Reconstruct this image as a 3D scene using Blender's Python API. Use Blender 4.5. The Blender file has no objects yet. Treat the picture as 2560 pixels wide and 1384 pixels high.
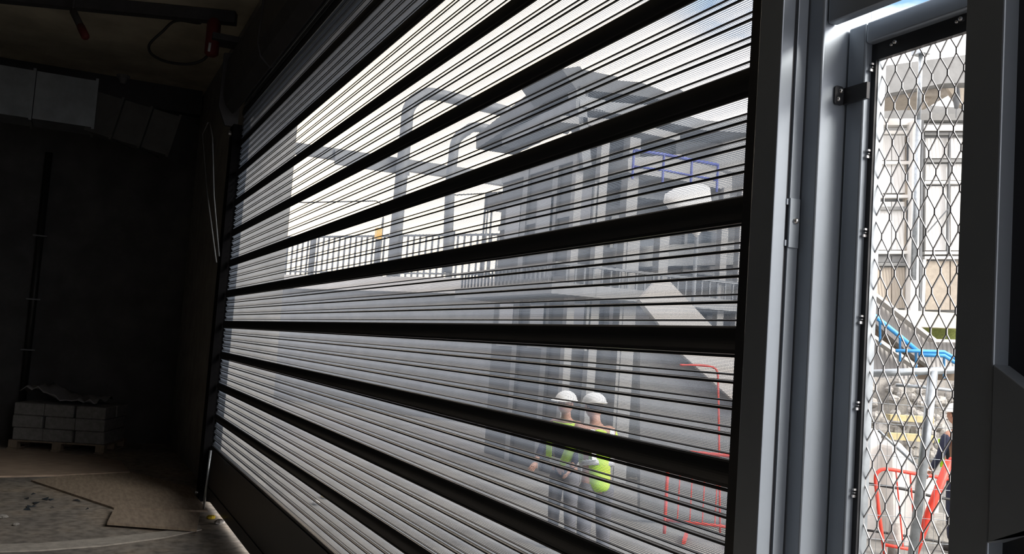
import bpy, bmesh, math, random
from mathutils import Vector, Matrix
random.seed(7)
scene = bpy.context.scene
COL = scene.collection
# ------------------------------------------------------------------ camera
F, YAW, PITCH, ROLL = 2400.0, 1.14348, 0.07587, 0.07001
EYE = Vector((0, 0, 2.13))
fw = Vector((-math.sin(YAW)*math.cos(PITCH), math.cos(YAW)*math.cos(PITCH), math.sin(PITCH)))
rt = Vector((math.cos(YAW), math.sin(YAW), 0))
up = rt.cross(fw)
R = rt*math.cos(ROLL) + up*math.sin(ROLL)
U = -rt*math.sin(ROLL) + up*math.cos(ROLL)
cam_d = bpy.data.cameras.new('camera'); cam = bpy.data.objects.new('camera', cam_d); COL.objects.link(cam)
cam.matrix_world = Matrix(((R.x, U.x, -fw.x, EYE.x), (R.y, U.y, -fw.y, EYE.y), (R.z, U.z, -fw.z, EYE.z), (0, 0, 0, 1)))
cam_d.sensor_width = 36; cam_d.lens = F/2560*36; cam_d.clip_start = 0.05; cam_d.clip_end = 500
scene.camera = cam

def ray(px, py):
    return R*((px-1280)/F) - U*((py-692)/F) + fw
def P(px, py, X=None, Y=None, Z=None, D=None):
    """world point seen at a pixel, on a world plane or at a depth"""
    r = ray(px, py)
    if X is not None: s = X/r.x
    elif Y is not None: s = Y/r.y
    elif Z is not None: s = (Z-EYE.z)/r.z
    else: s = D
    return EYE + r*s

# ------------------------------------------------------------------ world
def N(nt, t, **kw):
    n = nt.nodes.new(t)
    for k, v in kw.items(): setattr(n, k, v)
    return n
world = bpy.data.worlds.new('sky'); scene.world = world; world.use_nodes = True
nt = world.node_tree; nt.nodes.clear()
out = N(nt, 'ShaderNodeOutputWorld'); bg = N(nt, 'ShaderNodeBackground')
tc = N(nt, 'ShaderNodeTexCoord'); mp = N(nt, 'ShaderNodeMapping'); mp.inputs['Scale'].default_value = (1.0, 1.0, 2.6)
mp.inputs['Location'].default_value = (0.35, 0.1, 0.0)
nz = N(nt, 'ShaderNodeTexNoise'); nz.inputs['Scale'].default_value = 3.4; nz.inputs['Detail'].default_value = 6; nz.inputs['Roughness'].default_value = .55
rp = N(nt, 'ShaderNodeValToRGB')
rp.color_ramp.elements[0].position = .36; rp.color_ramp.elements[0].color = (.20, .36, .60, 1)
rp.color_ramp.elements[1].position = .50; rp.color_ramp.elements[1].color = (1.55, 1.45, 1.42, 1)
# soft brightening of the cloud in front of the low sun
dot = N(nt, 'ShaderNodeVectorMath', operation='DOT_PRODUCT')
sd = ray(960, 300).normalized()
dot.inputs[1].default_value = tuple(sd)
mr = N(nt, 'ShaderNodeMapRange'); mr.inputs['From Min'].default_value = .93; mr.inputs['From Max'].default_value = 1.0
mr.inputs['To Min'].default_value = 0; mr.inputs['To Max'].default_value = 1; mr.interpolation_type = 'SMOOTHSTEP'
mx = N(nt, 'ShaderNodeMix', data_type='RGBA', blend_type='MIX'); mx.inputs['B'].default_value = (2.2, 1.8, 1.28, 1)
L = nt.links.new
L(tc.outputs['Generated'], mp.inputs['Vector']); L(mp.outputs[0], nz.inputs['Vector']); L(nz.outputs['Fac'], rp.inputs['Fac'])
L(tc.outputs['Generated'], dot.inputs[0]); L(dot.outputs['Value'], mr.inputs['Value'])
L(mr.outputs[0], mx.inputs['Factor']); L(rp.outputs['Color'], mx.inputs['A']); L(mx.outputs['Result'], bg.inputs['Color'])
bg.inputs['Strength'].default_value = 1.0
L(bg.outputs[0], out.inputs['Surface'])
sun_d = bpy.data.lights.new('sun', 'SUN'); sun_d.energy = 2.4; sun_d.angle = math.radians(25); sun_d.color = (1, .94, .84)
sun = bpy.data.objects.new('sun', sun_d); COL.objects.link(sun)
sun.rotation_euler = Vector((.72, .40, .50)).to_track_quat('Z', 'Y').to_euler()
sun.location = (10, 0, 20)
scene.view_settings.view_transform = 'Standard'; scene.view_settings.look = 'None'
scene.view_settings.gamma = 1; scene.view_settings.use_curve_mapping = False
scene.view_settings.exposure = 0.95
scene.cycles.transparent_max_bounces = 24
scene.cycles.max_bounces = 8
scene.cycles.sample_clamp_indirect = 6

# ------------------------------------------------------------------ materials
MATS = {}
def mat(name, col, rough=.6, metal=0., noise=0., nscale=8., col2=None, bump=0., bscale=40., spec=.5, coat=0., stretch=(1, 1, 1)):
    if name in MATS: return MATS[name]
    m = bpy.data.materials.new(name); m.use_nodes = True; nt = m.node_tree
    b = nt.nodes['Principled BSDF']
    b.inputs['Base Color'].default_value = (*col, 1); b.inputs['Roughness'].default_value = rough; b.inputs['Metallic'].default_value = metal
    b.inputs['Specular IOR Level'].default_value = spec; b.inputs['Coat Weight'].default_value = coat
    tc = N(nt, 'ShaderNodeTexCoord'); mp = N(nt, 'ShaderNodeMapping'); mp.inputs['Scale'].default_value = stretch
    nt.links.new(tc.outputs['Object'], mp.inputs['Vector'])
    if noise or col2:
        n = N(nt, 'ShaderNodeTexNoise'); n.inputs['Scale'].default_value = nscale; n.inputs['Detail'].default_value = 7; n.inputs['Roughness'].default_value = .62
        nt.links.new(mp.outputs[0], n.inputs['Vector'])
        r = N(nt, 'ShaderNodeValToRGB'); c2 = col2 or tuple(c*(1-noise) for c in col)
        r.color_ramp.elements[0].position = .36; r.color_ramp.elements[1].position = .64
        r.color_ramp.elements[0].color = (*c2, 1); r.color_ramp.elements[1].color = (*col, 1)
        nt.links.new(n.outputs['Fac'], r.inputs['Fac']); nt.links.new(r.outputs['Color'], b.inputs['Base Color'])
    if bump:
        n2 = N(nt, 'ShaderNodeTexNoise'); n2.inputs['Scale'].default_value = bscale; n2.inputs['Detail'].default_value = 4
        nt.links.new(mp.outputs[0], n2.inputs['Vector'])
        bp = N(nt, 'ShaderNodeBump'); bp.inputs['Strength'].default_value = bump; bp.inputs['Distance'].default_value = .01
        nt.links.new(n2.outputs['Fac'], bp.inputs['Height']); nt.links.new(bp.outputs[0], b.inputs['Normal'])
    MATS[name] = m; return m

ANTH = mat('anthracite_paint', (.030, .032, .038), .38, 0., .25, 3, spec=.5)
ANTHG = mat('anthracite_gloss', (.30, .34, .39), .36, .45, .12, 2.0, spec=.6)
BLACKP = mat('black_powder_coat', (.016, .018, .022), .42, 0, .2, 5)
GALV = mat('galvanised_steel', (.42, .46, .49), .38, .75, .3, 14)
ZINC = mat('zinc_bolt', (.6, .6, .6), .25, .9)
STRAND = mat('expanded_steel', (.42, .42, .43), .42, .6)
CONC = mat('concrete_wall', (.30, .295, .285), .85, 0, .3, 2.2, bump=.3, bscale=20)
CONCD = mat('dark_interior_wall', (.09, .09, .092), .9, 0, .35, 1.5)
CEIL = mat('ceiling_concrete', (.62, .58, .46), .9, 0, .35, 1.1)
BEAM = mat('dark_steel_beam', (.05, .05, .055), .6, 0, .3, 4)
DUCT = mat('duct_sheet_metal', (.22, .24, .26), .42, .5, .25, 3)
PLY = mat('weathered_plywood', (.36, .29, .22), .85, 0, 0, 5, col2=(.24, .19, .15), bump=.2, bscale=30, stretch=(1, 5, 1))
PLY2 = mat('stained_plywood', (.40, .31, .24), .85, 0, 0, 4, col2=(.27, .21, .17), bump=.2, bscale=30, stretch=(4, 1, 1))
STRIPM = mat('pale_concrete_strip', (.46, .43, .38), .9, 0, .3, 9, bump=.3)
PALWOOD = mat('pallet_wood', (.25, .20, .15), .85, 0, .3, 12, stretch=(6, 1, 1))
BLOCK = mat('grey_block', (.24, .235, .23), .9, 0, .3, 14, bump=.3)
PLASTIC = mat('crumpled_plastic', (.35, .35, .36), .35, 0, .2, 6)
REDP = mat('red_pipe', (.35, .02, .02), .45, 0, .2, 8)
REDDIM = mat('dark_red', (.10, .008, .008), .7)  # one even dark red for the pipe end and the bottle
REDB = mat('red_barrier', (.78, .06, .035), .45, 0, .15, 10)
BLUEP = mat('blue_handrail', (.06, .33, .72), .4, 0, .15, 9)
NAVYR = mat('navy_railing', (.03, .05, .30), .45, 0, .15, 9)
CABLE = mat('black_cable', (.015, .015, .015), .5)
WHITEP = mat('white_panel', (.80, .79, .76), .55, 0, .08, 3)
CREAM = mat('cream_render', (.80, .74, .58), .8, 0, .12, 3)
BEIGE = mat('beige_cladding', (.42, .37, .31), .7, 0, .2, 8)
GREYC = mat('grey_cladding', (.25, .255, .255), .7, 0, .2, 3)
GREYD = mat('dark_grey_cladding', (.09, .093, .096), .7, 0, .25, 3)
GREYM = mat('mid_grey_steel', (.17, .18, .19), .55, .1, .2, 4)
LIGHTC = mat('light_precast_concrete', (.58, .56, .53), .85, 0, .12, 2)
PRECAST = mat('grey_precast', (.29, .29, .285), .85, 0, .15, 2)
GLASS = mat('dark_window_glass', (.06, .075, .09), .12, 0, .1, 3, spec=.8)
HIVIS = mat('hi_vis_yellow', (.52, .90, .03), .7, 0, .12, 10)
REFL = mat('silver_reflective_tape', (.62, .64, .66), .3, .4)
NAVY = mat('navy_cloth', (.020, .025, .055), .85, 0, .3, 12)
GREYT = mat('grey_trousers', (.16, .16, .18), .85, 0, .3, 12)
SKIN = mat('skin', (.42, .22, .15), .55, 0, .1, 8)
HAIR = mat('dark_hair', (.03, .02, .015), .7)
HELM = mat('white_helmet', (.90, .90, .88), .35, 0, .05, 5)
BOOT = mat('black_boot', (.03, .027, .025), .6)
SACK = mat('white_sheeting', (.88, .86, .82), .7, 0, .12, 5, bump=.4, bscale=9)
STONE = mat('rubble_stone', (.40, .385, .36), .9, 0, .35, 10, bump=.5)
TIMBER = mat('yellow_timber', (.55, .47, .26), .8, 0, .2, 12)
LEAF = mat('green_growth', (.17, .20, .05), .9, 0, .4, 20)
YEL = mat('yellow_rag', (.75, .55, .03), .8, 0, .3, 20)
GREENL = mat('green_moss', (.12, .16, .04), .9)

def hole_mat():
    """perforated sheet: staggered slots 7 x 4 mm, the web between them dark paint"""
    m = bpy.data.materials.new('perforated_sheet'); m.use_nodes = True; nt = m.node_tree; L = nt.links.new
    b = nt.nodes['Principled BSDF']; b.inputs['Base Color'].default_value = (.035, .037, .043, 1); b.inputs['Roughness'].default_value = .4
    o = nt.nodes['Material Output']
    tc = N(nt, 'ShaderNodeTexCoord'); sx = N(nt, 'ShaderNodeSeparateXYZ'); L(tc.outputs['UV'], sx.inputs[0])
    def M(op, a, bb=None):
        n = N(nt, 'ShaderNodeMath', operation=op)
        for i, v in enumerate((a, bb)):
            if v is None: continue
            if isinstance(v, (int, float)): n.inputs[i].default_value = v
            else: L(v, n.inputs[i])
        return n.outputs[0]
    u = M('DIVIDE', sx.outputs[0], .0075); v = M('DIVIDE', sx.outputs[1], .0042)
    row = M('FLOOR', v); par = M('MULTIPLY', M('FLOORED_MODULO', row, 2.0), .5)
    fu = M('ABSOLUTE', M('SUBTRACT', M('FRACT', M('ADD', u, par)), .5)); fv = M('ABSOLUTE', M('SUBTRACT', M('FRACT', v), .5))
    hole = M('MULTIPLY', M('LESS_THAN', fu, .395), M('LESS_THAN', fv, .30))
    tr = N(nt, 'ShaderNodeBsdfTransparent'); mix = N(nt, 'ShaderNodeMixShader')
    tl = N(nt, 'ShaderNodeBsdfTranslucent'); tl.inputs['Color'].default_value = (.46, .55, .68, 1)   # whole web made translucent, a bluish wash standing in for daylight off slot rims
    web = N(nt, 'ShaderNodeMixShader'); web.inputs[0].default_value = .19; L(b.outputs[0], web.inputs[1]); L(tl.outputs[0], web.inputs[2])
    L(hole, mix.inputs[0]); L(web.outputs[0], mix.inputs[1]); L(tr.outputs[0], mix.inputs[2]); L(mix.outputs[0], o.inputs['Surface'])
    return m
PERF = hole_mat()

def corrugated(name, col, scale, strength=.8):
    m = mat(name, col, .55, 0, .06, 2); nt = m.node_tree
    w = N(nt, 'ShaderNodeTexWave'); w.inputs['Scale'].default_value = scale; w.bands_direction = 'X'
    tc = N(nt, 'ShaderNodeTexCoord'); nt.links.new(tc.outputs['Object'], w.inputs['Vector'])
    bp = N(nt, 'ShaderNodeBump'); bp.inputs['Strength'].default_value = strength; bp.inputs['Distance'].default_value = .02
    nt.links.new(w.outputs['Fac'], bp.inputs['Height']); nt.links.new(bp.outputs[0], nt.nodes['Principled BSDF'].inputs['Normal'])
    return m
CORRW = corrugated('white_corrugated_panel', (.82, .82, .80), 7)
CORRB = corrugated('beige_corrugated_panel', (.45, .40, .34), 9)
CORRG = corrugated('grey_ribbed_balustrade', (.42, .41, .40), 9)

def floor_mat():
    m = bpy.data.materials.new('worn_concrete_floor'); m.use_nodes = True; nt = m.node_tree; L = nt.links.new
    b = nt.nodes['Principled BSDF']; b.inputs['Roughness'].default_value = .82
    tc = N(nt, 'ShaderNodeTexCoord')
    a = N(nt, 'ShaderNodeTexNoise'); a.inputs['Scale'].default_value = .55; a.inputs['Detail'].default_value = 8; a.inputs['Roughness'].default_value = .65
    c = N(nt, 'ShaderNodeTexNoise'); c.inputs['Scale'].default_value = 9; c.inputs['Detail'].default_value = 8
    L(tc.outputs['Object'], a.inputs['Vector']); L(tc.outputs['Object'], c.inputs['Vector'])
    r = N(nt, 'ShaderNodeValToRGB'); e = r.color_ramp.elements
    e[0].position = .38; e[0].color = (.20, .185, .17, 1); e[1].position = .62; e[1].color = (.40, .33, .26, 1)
    x = e.new(.5); x.color = (.30, .27, .235, 1)
    r2 = N(nt, 'ShaderNodeValToRGB'); r2.color_ramp.elements[0].position = .3; r2.color_ramp.elements[0].color = (.45, .45, .45, 1); r2.color_ramp.elements[1].position = .6
    mx = N(nt, 'ShaderNodeMix', data_type='RGBA', blend_type='MULTIPLY'); mx.inputs['Factor'].default_value = 1
    L(a.outputs['Fac'], r.inputs['Fac']); L(c.outputs['Fac'], r2.inputs['Fac']); L(r.outputs['Color'], mx.inputs['A']); L(r2.outputs['Color'], mx.inputs['B'])
    L(mx.outputs['Result'], b.inputs['Base Color'])
    bp = N(nt, 'ShaderNodeBump'); bp.inputs['Strength'].default_value = .5; bp.inputs['Distance'].default_value = .01
    L(c.outputs['Fac'], bp.inputs['Height']); L(bp.outputs[0], b.inputs['Normal'])
    return m
FLOORM = floor_mat()
GROUND = mat('outside_paving', (.23, .225, .21), .9, 0, 0, 1.6, col2=(.17, .165, .155), bump=.3, bscale=12)

# ------------------------------------------------------------------ mesh helpers
def mkobj(name, verts, faces, m, parent=None, smooth=False, mats=None, midx=None):
    me = bpy.data.meshes.new(name); me.from_pydata([tuple(v) for v in verts], [], faces)
    for mm in (mats or [m]): me.materials.append(mm)
    if midx:
        for p, i in zip(me.polygons, midx): p.material_index = i
    if smooth:
        for p in me.polygons: p.use_smooth = True
    bm = bmesh.new(); bm.from_mesh(me); bmesh.ops.recalc_face_normals(bm, faces=bm.faces); bm.to_mesh(me); bm.free()
    me.update()
    o = bpy.data.objects.new(name, me); COL.objects.link(o)
    if parent: o.parent = parent; o.matrix_parent_inverse = Matrix.Translation(parent.location).inverted() if parent.location.length else Matrix()
    return o
class MB:
    def __init__(s): s.v = []; s.f = []
    def add(s, v, f):
        n = len(s.v); s.v += [Vector(x) for x in v]; s.f += [tuple(i+n for i in q) for q in f]; return s
    def box(s, a, b):
        (x0, y0, z0), (x1, y1, z1) = a, b
        return s.add([(x0, y0, z0), (x1, y0, z0), (x1, y1, z0), (x0, y1, z0), (x0, y0, z1), (x1, y0, z1), (x1, y1, z1), (x0, y1, z1)],
                     [(0, 3, 2, 1), (4, 5, 6, 7), (0, 1, 5, 4), (1, 2, 6, 5), (2, 3, 7, 6), (3, 0, 4, 7)])
    def bar(s, a, b, w, h=None, upv=(0, 0, 1)):
        """rectangular bar from a to b"""
        a = Vector(a); b = Vector(b); d = (b-a).normalized(); u = Vector(upv)
        if abs(d.dot(u)) > .99: u = Vector((1, 0, 0))
        sx = d.cross(u).normalized()*(w/2); sy = sx.cross(d).normalized()*((h or w)/2)
        vs = [p+i*sx+j*sy for p in (a, b) for i, j in ((-1, -1), (1, -1), (1, 1), (-1, 1))]
        return s.add(vs, [(0, 1, 2, 3), (7, 6, 5, 4), (0, 4, 5, 1), (1, 5, 6, 2), (2, 6, 7, 3), (3, 7, 4, 0)])
    def tube(s, pts, r, n=8, closed=False):
        pts = [Vector(p) for p in pts]; rings = []
        prev = None
        for i, p in enumerate(pts):
            d = (pts[min(i+1, len(pts)-1)] - pts[max(i-1, 0)]).normalized()
            ref = Vector((0, 0, 1)) if abs(d.z) < .9 else Vector((1, 0, 0))
            if prev is not None: a = (prev - d*prev.dot(d)).normalized()
            else: a = d.cross(ref).normalized()
            prev = a; b = d.cross(a)
            rr = r[i] if isinstance(r, (list, tuple)) else r
            rings.append([p + a*math.cos(t)*rr + b*math.sin(t)*rr for t in [2*math.pi*k/n for k in range(n)]])
        vs = [v for q in rings for v in q]; fs = []
        for i in range(len(pts)-1):
            for k in range(n): fs.append((i*n+k, i*n+(k+1) % n, (i+1)*n+(k+1) % n, (i+1)*n+k))
        fs.append(tuple(range(n))[::-1]); fs.append(tuple((len(pts)-1)*n+k for k in range(n)))
        return s.add(vs, fs)
    def prism(s, poly, off):
        poly = [Vector(p) for p in poly]; off = Vector(off); n = len(poly)
        return s.add(poly+[p+off for p in poly], [tuple(range(n))[::-1], tuple(range(n, 2*n))]+[(i, (i+1) % n, (i+1) % n+n, i+n) for i in range(n)])
    def make(s, name, m, parent=None, smooth=False): return mkobj(name, s.v, s.f, m, parent, smooth)
def ball(c, r, sc=(1, 1, 1), seg=12, rings=8, rot=None, jitter=0):
    c = Vector(c); vs = []; fs = []
    for i in range(rings+1):
        t = math.pi*i/rings
        for k in range(seg):
            a = 2*math.pi*k/seg; v = Vector((math.sin(t)*math.cos(a)*sc[0], math.sin(t)*math.sin(a)*sc[1], math.cos(t)*sc[2]))*r*(1+random.uniform(-jitter, jitter))
            if rot: v = rot @ v
            vs.append(c+v)
    for i in range(rings):
        for k in range(seg): fs.append((i*seg+k, (i+1)*seg+k, (i+1)*seg+(k+1) % seg, i*seg+(k+1) % seg))
    return vs, fs
def bevel(o, w=.004, seg=2):
    md = o.modifiers.new('bevel', 'BEVEL'); md.width = w; md.segments = seg; md.limit_method = 'ANGLE'; return o
def empty(name, loc, label, cat, group=None):
    o = bpy.data.objects.new(name, None); COL.objects.link(o); o.location = loc; o.empty_display_size = .1
    return tag(o, label, cat, group)
def tag(o, label, cat, group=None, kind=None):
    o['label'] = label; o['category'] = cat
    if group: o['group'] = group
    if kind: o['kind'] = kind
    return o
def struct(o, label=None):
    o['kind'] = 'structure'
    if label: o['label'] = label
    return o
def kid(ob, parent):
    ob.parent = parent; ob.matrix_parent_inverse = Matrix.Translation(parent.location).inverted(); return ob
def boxo(name, a, b, m, parent=None, bev=0):
    o = MB().box(a, b).make(name, m, parent)
    if bev: bevel(o, bev)
    return o

# ================================================================== SETTING
GY = 1.76                      # plane of the roller shutter
XL, XR = -12.46, -2.23         # its ends
SOFF = 4.86                    # soffit of the outer opening
HALLX0, HALLX1, HALLY0, CZ = -18.6, 1.7, -9.0, 6.45
struct(boxo('floor', (HALLX0-.3, HALLY0-.3, -.25), (HALLX1+.3, 2.46, 0), FLOORM), 'worn dusty concrete floor inside the hall')
struct(boxo('ground', (-70, 2.46, -.25), (40, 70, -.005), GROUND), 'pale paved yard outside the shutter')
struct(boxo('ceiling', (HALLX0-.3, HALLY0-.3, CZ), (HALLX1+.3, 2.46, CZ+.3), CEIL), 'dim concrete ceiling')
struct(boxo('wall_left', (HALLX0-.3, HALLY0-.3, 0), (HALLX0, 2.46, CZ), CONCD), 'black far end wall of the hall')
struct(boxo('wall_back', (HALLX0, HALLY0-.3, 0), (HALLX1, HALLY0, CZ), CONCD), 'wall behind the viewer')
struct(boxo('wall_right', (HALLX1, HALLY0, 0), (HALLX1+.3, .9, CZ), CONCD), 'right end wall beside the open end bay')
# wall line of the shutter: pier left of the opening (its end face is the pale reveal), lintel above
struct(boxo('wall_front', (HALLX0, GY+.10, 0), (XL-.03, 2.46, CZ), CONC), 'wall pier beyond the far end of the shutter with pale reveal')
struct(boxo('trim_1', (XL-.03, GY+.14, SOFF), (-1.9, 2.46, CZ), CONC), 'concrete lintel over the openings')

# ================================================================== ROLLER SHUTTER
PITCHB = .385; ZB0 = 1.26926+2.13; TB = .0817; SH = (PITCHB-TB)/4
sh = empty('roller_shutter', ((XL+XR)/2, GY, 0), 'large dark roller shutter of perforated slats divided by solid black bands', 'roller shutter')
def slat_mesh(h):
    # profile (z down from 0, y outward +), material: 0 solid, 1 perforated
    prof = [(0, .004), (-.002, -.006), (-.009, -.006), (-.0095, .000)]
    pm = [0, 0, 0]
    a0, a1 = -.0095, -.0555
    for i in range(1, 9):
        t = i/8; z = a0+(a1-a0)*t; y = .0 + .019*math.sin(math.pi*t); prof.append((z, y)); pm.append(1)
    prof += [(-.0565, -.005), (-.0600, -.005), (-.0610, .002)]; pm += [0, 0, 0]
    prof += [(-.0660, .006), (-h+.002, .006), (-h, .004)]; pm += [1, 1, 0]
    x0, x1 = XL-(XL+XR)/2, XR-(XL+XR)/2
    vs = []; fs = []
    for z, y in prof: vs += [(x0, y, z), (x1, y, z)]
    for i in range(len(prof)-1): fs.append((2*i, 2*i+1, 2*i+3, 2*i+2))
    me = bpy.data.meshes.new('slat'); me.from_pydata(vs, [], fs); me.materials.append(BLACKP); me.materials.append(PERF)
    uv = me.uv_layers.new(name='uv')
    for p, mi in zip(me.polygons, pm):
        p.material_index = mi
        for li in p.loop_indices:
            v = me.vertices[me.loops[li].vertex_index].co; uv.data[li].uv = (v.x-x0, v.z)
    return me
def band_mesh(h):
    prof = [(0, .010), (0, -.004), (-.006, -.010)]
    for i in range(1, 8):
        t = i/8; prof.append((-.006-(h-.020)*t, -.010-.006*math.sin(math.pi*t)))
    prof += [(-h+.014, -.010), (-h+.011, -.004), (-h+.002, -.003), (-h, .010)]
    x0, x1 = XL-(XL+XR)/2, XR-(XL+XR)/2
    vs = []; fs = []
    for z, y in prof: vs += [(x0, y, z), (x1, y, z)]
    n = len(prof)
    for i in range(n): fs.append((2*i, 2*i+1, 2*((i+1) % n)+1, 2*((i+1) % n)))
    fs.append(tuple(2*i for i in range(n))); fs.append(tuple(2*i+1 for i in range(n))[::-1])
    me = bpy.data.meshes.new('solid_band'); me.from_pydata(vs, [], fs); me.materials.append(BLACKP)
    for p in me.polygons[:n]: p.use_smooth = False
    return me
SM, BM_ = slat_mesh(SH), band_mesh(TB)
for k in range(-4, 7):
    zt = ZB0 - PITCHB*k
    o = bpy.data.objects.new('solid_band', BM_); COL.objects.link(o); o.parent = sh; o.location = (0, 0, zt)
    for j in range(4):
        o = bpy.data.objects.new('perforated_slat', SM); COL.objects.link(o); o.parent = sh; o.location = (0, 0, zt-TB-SH*j)
for j in range(3):
    o = bpy.data.objects.new('perforated_slat', SM); COL.objects.link(o); o.parent = sh; o.location = (0, 0, ZB0+4*PITCHB+SH*(j+1))
zb = ZB0 - PITCHB*6 - TB - SH*4
b = MB().box((XL, GY-.018, .12), (XR, GY+.02, zb-.001)).make('bottom_panel', BLACKP, sh)
MB().box((XL, GY-.030, .07), (XR, GY+.028, .20)).make('bottom_rail', BLACKP, sh)
MB().box((XL, GY-.030, zb-.05), (XR, GY+.004, zb-.028)).make('panel_rib', BLACKP, sh)

# left guide rail, end cap and fixings
GUIDE = mat('matt_black_guide', (.006, .006, .007), .95, spec=.1)
g = empty('guide_rail', (XL-.1, GY-.05, 0), 'black guide rail at the far end of the shutter', 'guide rail')
MB().box((XL-.34, GY-.10, 0), (XL-.04, GY-.035, 4.75)).make('channel', GUIDE, g)
MB().box((XL-.34, GY+.03, 0), (XL+.03, GY+.098, 4.75)).make('channel_back', GUIDE, g)
MB().box((XL-.34, GY-.036, 0), (XL-.05, GY+.031, 4.75)).make('web_plate', GUIDE, g)
for z in (.05, 4.62):
    o = MB().tube([(XL-.20, GY-.10, z+.03), (XL-.20, GY-.135, z+.03)], .035, 10).make('bolt', ZINC, g)
# housing of the shutter above
hs = empty('shutter_housing', ((XL+XR)/2, GY-.3, 4.95), 'long dark steel housing over the top of the shutter', 'shutter housing')
MB().prism([(XL-.25, GY-.045, 4.98), (XL-.25, GY-.10, 4.92), (XL-.25, GY-.20, 5.02), (XL-.25, GY-.24, 5.15), (XL-.25, GY-.22, 5.62), (XL-.25, GY-.045, 5.68)], (XR+2-XL+.25, 0, 0)).make('cover', BEAM, hs)
MB().prism([(XL-.33, GY-.02, 4.76), (XL-.33, GY-.18, 4.76), (XL-.33, GY-.28, 5.0), (XL-.33, GY-.27, 5.70), (XL-.33, GY-.02, 5.74)], (.07, 0, 0)).make('end_plate', BEAM, hs)
for x in (-10.2, -7.7, -5.2, -2.7):
    MB().prism([(x, GY-.04, 4.95), (x, GY-.105, 4.905), (x, GY-.21, 5.00), (x, GY-.255, 5.15), (x, GY-.235, 5.64), (x, GY-.04, 5.69)], (.05, 0, 0)).make('joint_strap', BEAM, hs)

# ================================================================== STEEL POSTS AND PERSONNEL GATE
def RX(px):                    # X/Y of the vertical seen at pixel column px (row 700)
    r = ray(px, 700); return r.x/r.y
def on(px, Y): return RX(px)*Y
def y_of(px, X): return X/RX(px)
PH = 4.84
Y1 = 1.680
xa, xb = on(1867, Y1), on(1925, Y1)
yc = y_of(1957, xb)
gr = empty('guide_rail', ((xa+xb)/2, Y1, 0), 'wide dark guide rail holding the near end of the shutter', 'guide rail')
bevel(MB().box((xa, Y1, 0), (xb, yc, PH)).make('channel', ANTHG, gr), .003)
MB().box((xa, 1.775, 0), (XR+.05, 1.84, PH)).make('channel_back', ANTH, gr)
MB().box((XR+.008, yc, 0), (xb-.004, 1.775, PH)).make('web_plate', ANTH, gr)
# stop strip with lock plate
xe = xb+.004
ye, yf = y_of(1965, xe), y_of(1990, xe)
st = empty('stop_strip', (xe, ye, 0), 'narrow light-catching steel strip between guide rail and square post', 'steel strip')
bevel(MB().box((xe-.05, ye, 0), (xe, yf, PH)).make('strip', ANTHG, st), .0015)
za, zc = P(1975, 495, X=xe).z, P(1968, 618, X=xe).z
pl = bevel(MB().box((xe+.0003, ye-.002, zc), (xe+.006, yf-.003, za)).make('keeper_plate', ANTHG, st), .001)
zbo = P(1980, 552, X=xe).z
vs, fs = ball((xe+.008, (ye+yf)/2, zbo), .0085, (1, 1, 1)); mkobj('bolt_head', vs, fs, ZINC, pl, True)
for z in (za-.010, zc+.012):
    MB().tube([(xe-.004, ye-.006, z-.008), (xe-.004, ye-.006, z+.008)], .0045, 8).make('weld_lug', ANTHG, pl)
# square post
xg = on(2030, yf+.004); yg0 = yf+.004; yh = y_of(2083, xg)
ps = empty('square_post', ((xb+xg)/2, yg0, 0), 'dark square steel post with bright inner face beside the shutter rail', 'post')
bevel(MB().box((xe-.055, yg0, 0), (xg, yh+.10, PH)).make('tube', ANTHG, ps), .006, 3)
# frame of the mesh gate
LT = P(2152, 61, Y=yh+.01).z
MT = P(2206, 143, Y=yh+.03).z
yi = yh+.012
xi0 = xg+.005; xi = on(2139, yi)
ym = yi+.035
xm = on(2176, ym)
gt = empty('mesh_gate', (xi, ym, 0), 'dark framed personnel gate filled with diamond expanded mesh', 'gate')
GX1 = xm+.66
bevel(MB().box((xi0, yi, .02), (xi, yi+.06, LT)).make('stile', ANTHG, gt), .006, 3)
bevel(MB().box((GX1+.03, yi, .02), (GX1+.09, yi+.06, LT)).make('stile', ANTHG, gt), .006, 3)
bevel(MB().box((xi+.0005, yi, MT+.045), (GX1+.03, yi+.06, LT)).make('top_rail', ANTHG, gt), .006, 3)
bevel(MB().box((xi+.0005, yi, .02), (GX1+.03, yi+.06, .12)).make('bottom_rail', ANTHG, gt), .006, 3)
fr = MB(); fr.box((xi, ym-.012, .12), (xm, ym+.004, MT+.045)); fr.box((GX1, ym-.012, .12), (GX1+.03, ym+.004, MT+.045))
fr.box((xm, ym-.012, MT), (GX1, ym+.004, MT+.045)); fr.box((xm, ym-.012, .12), (GX1, ym+.004, .16)); fr.make('mesh_surround', BLACKP, gt)
MB().box((xm+.0003, ym-.004, .16), (xm+.002, ym+.022, MT)).make('lit_edge_strip', GALV, gt)  # pale metal added to give the black surround its lit edge
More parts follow.
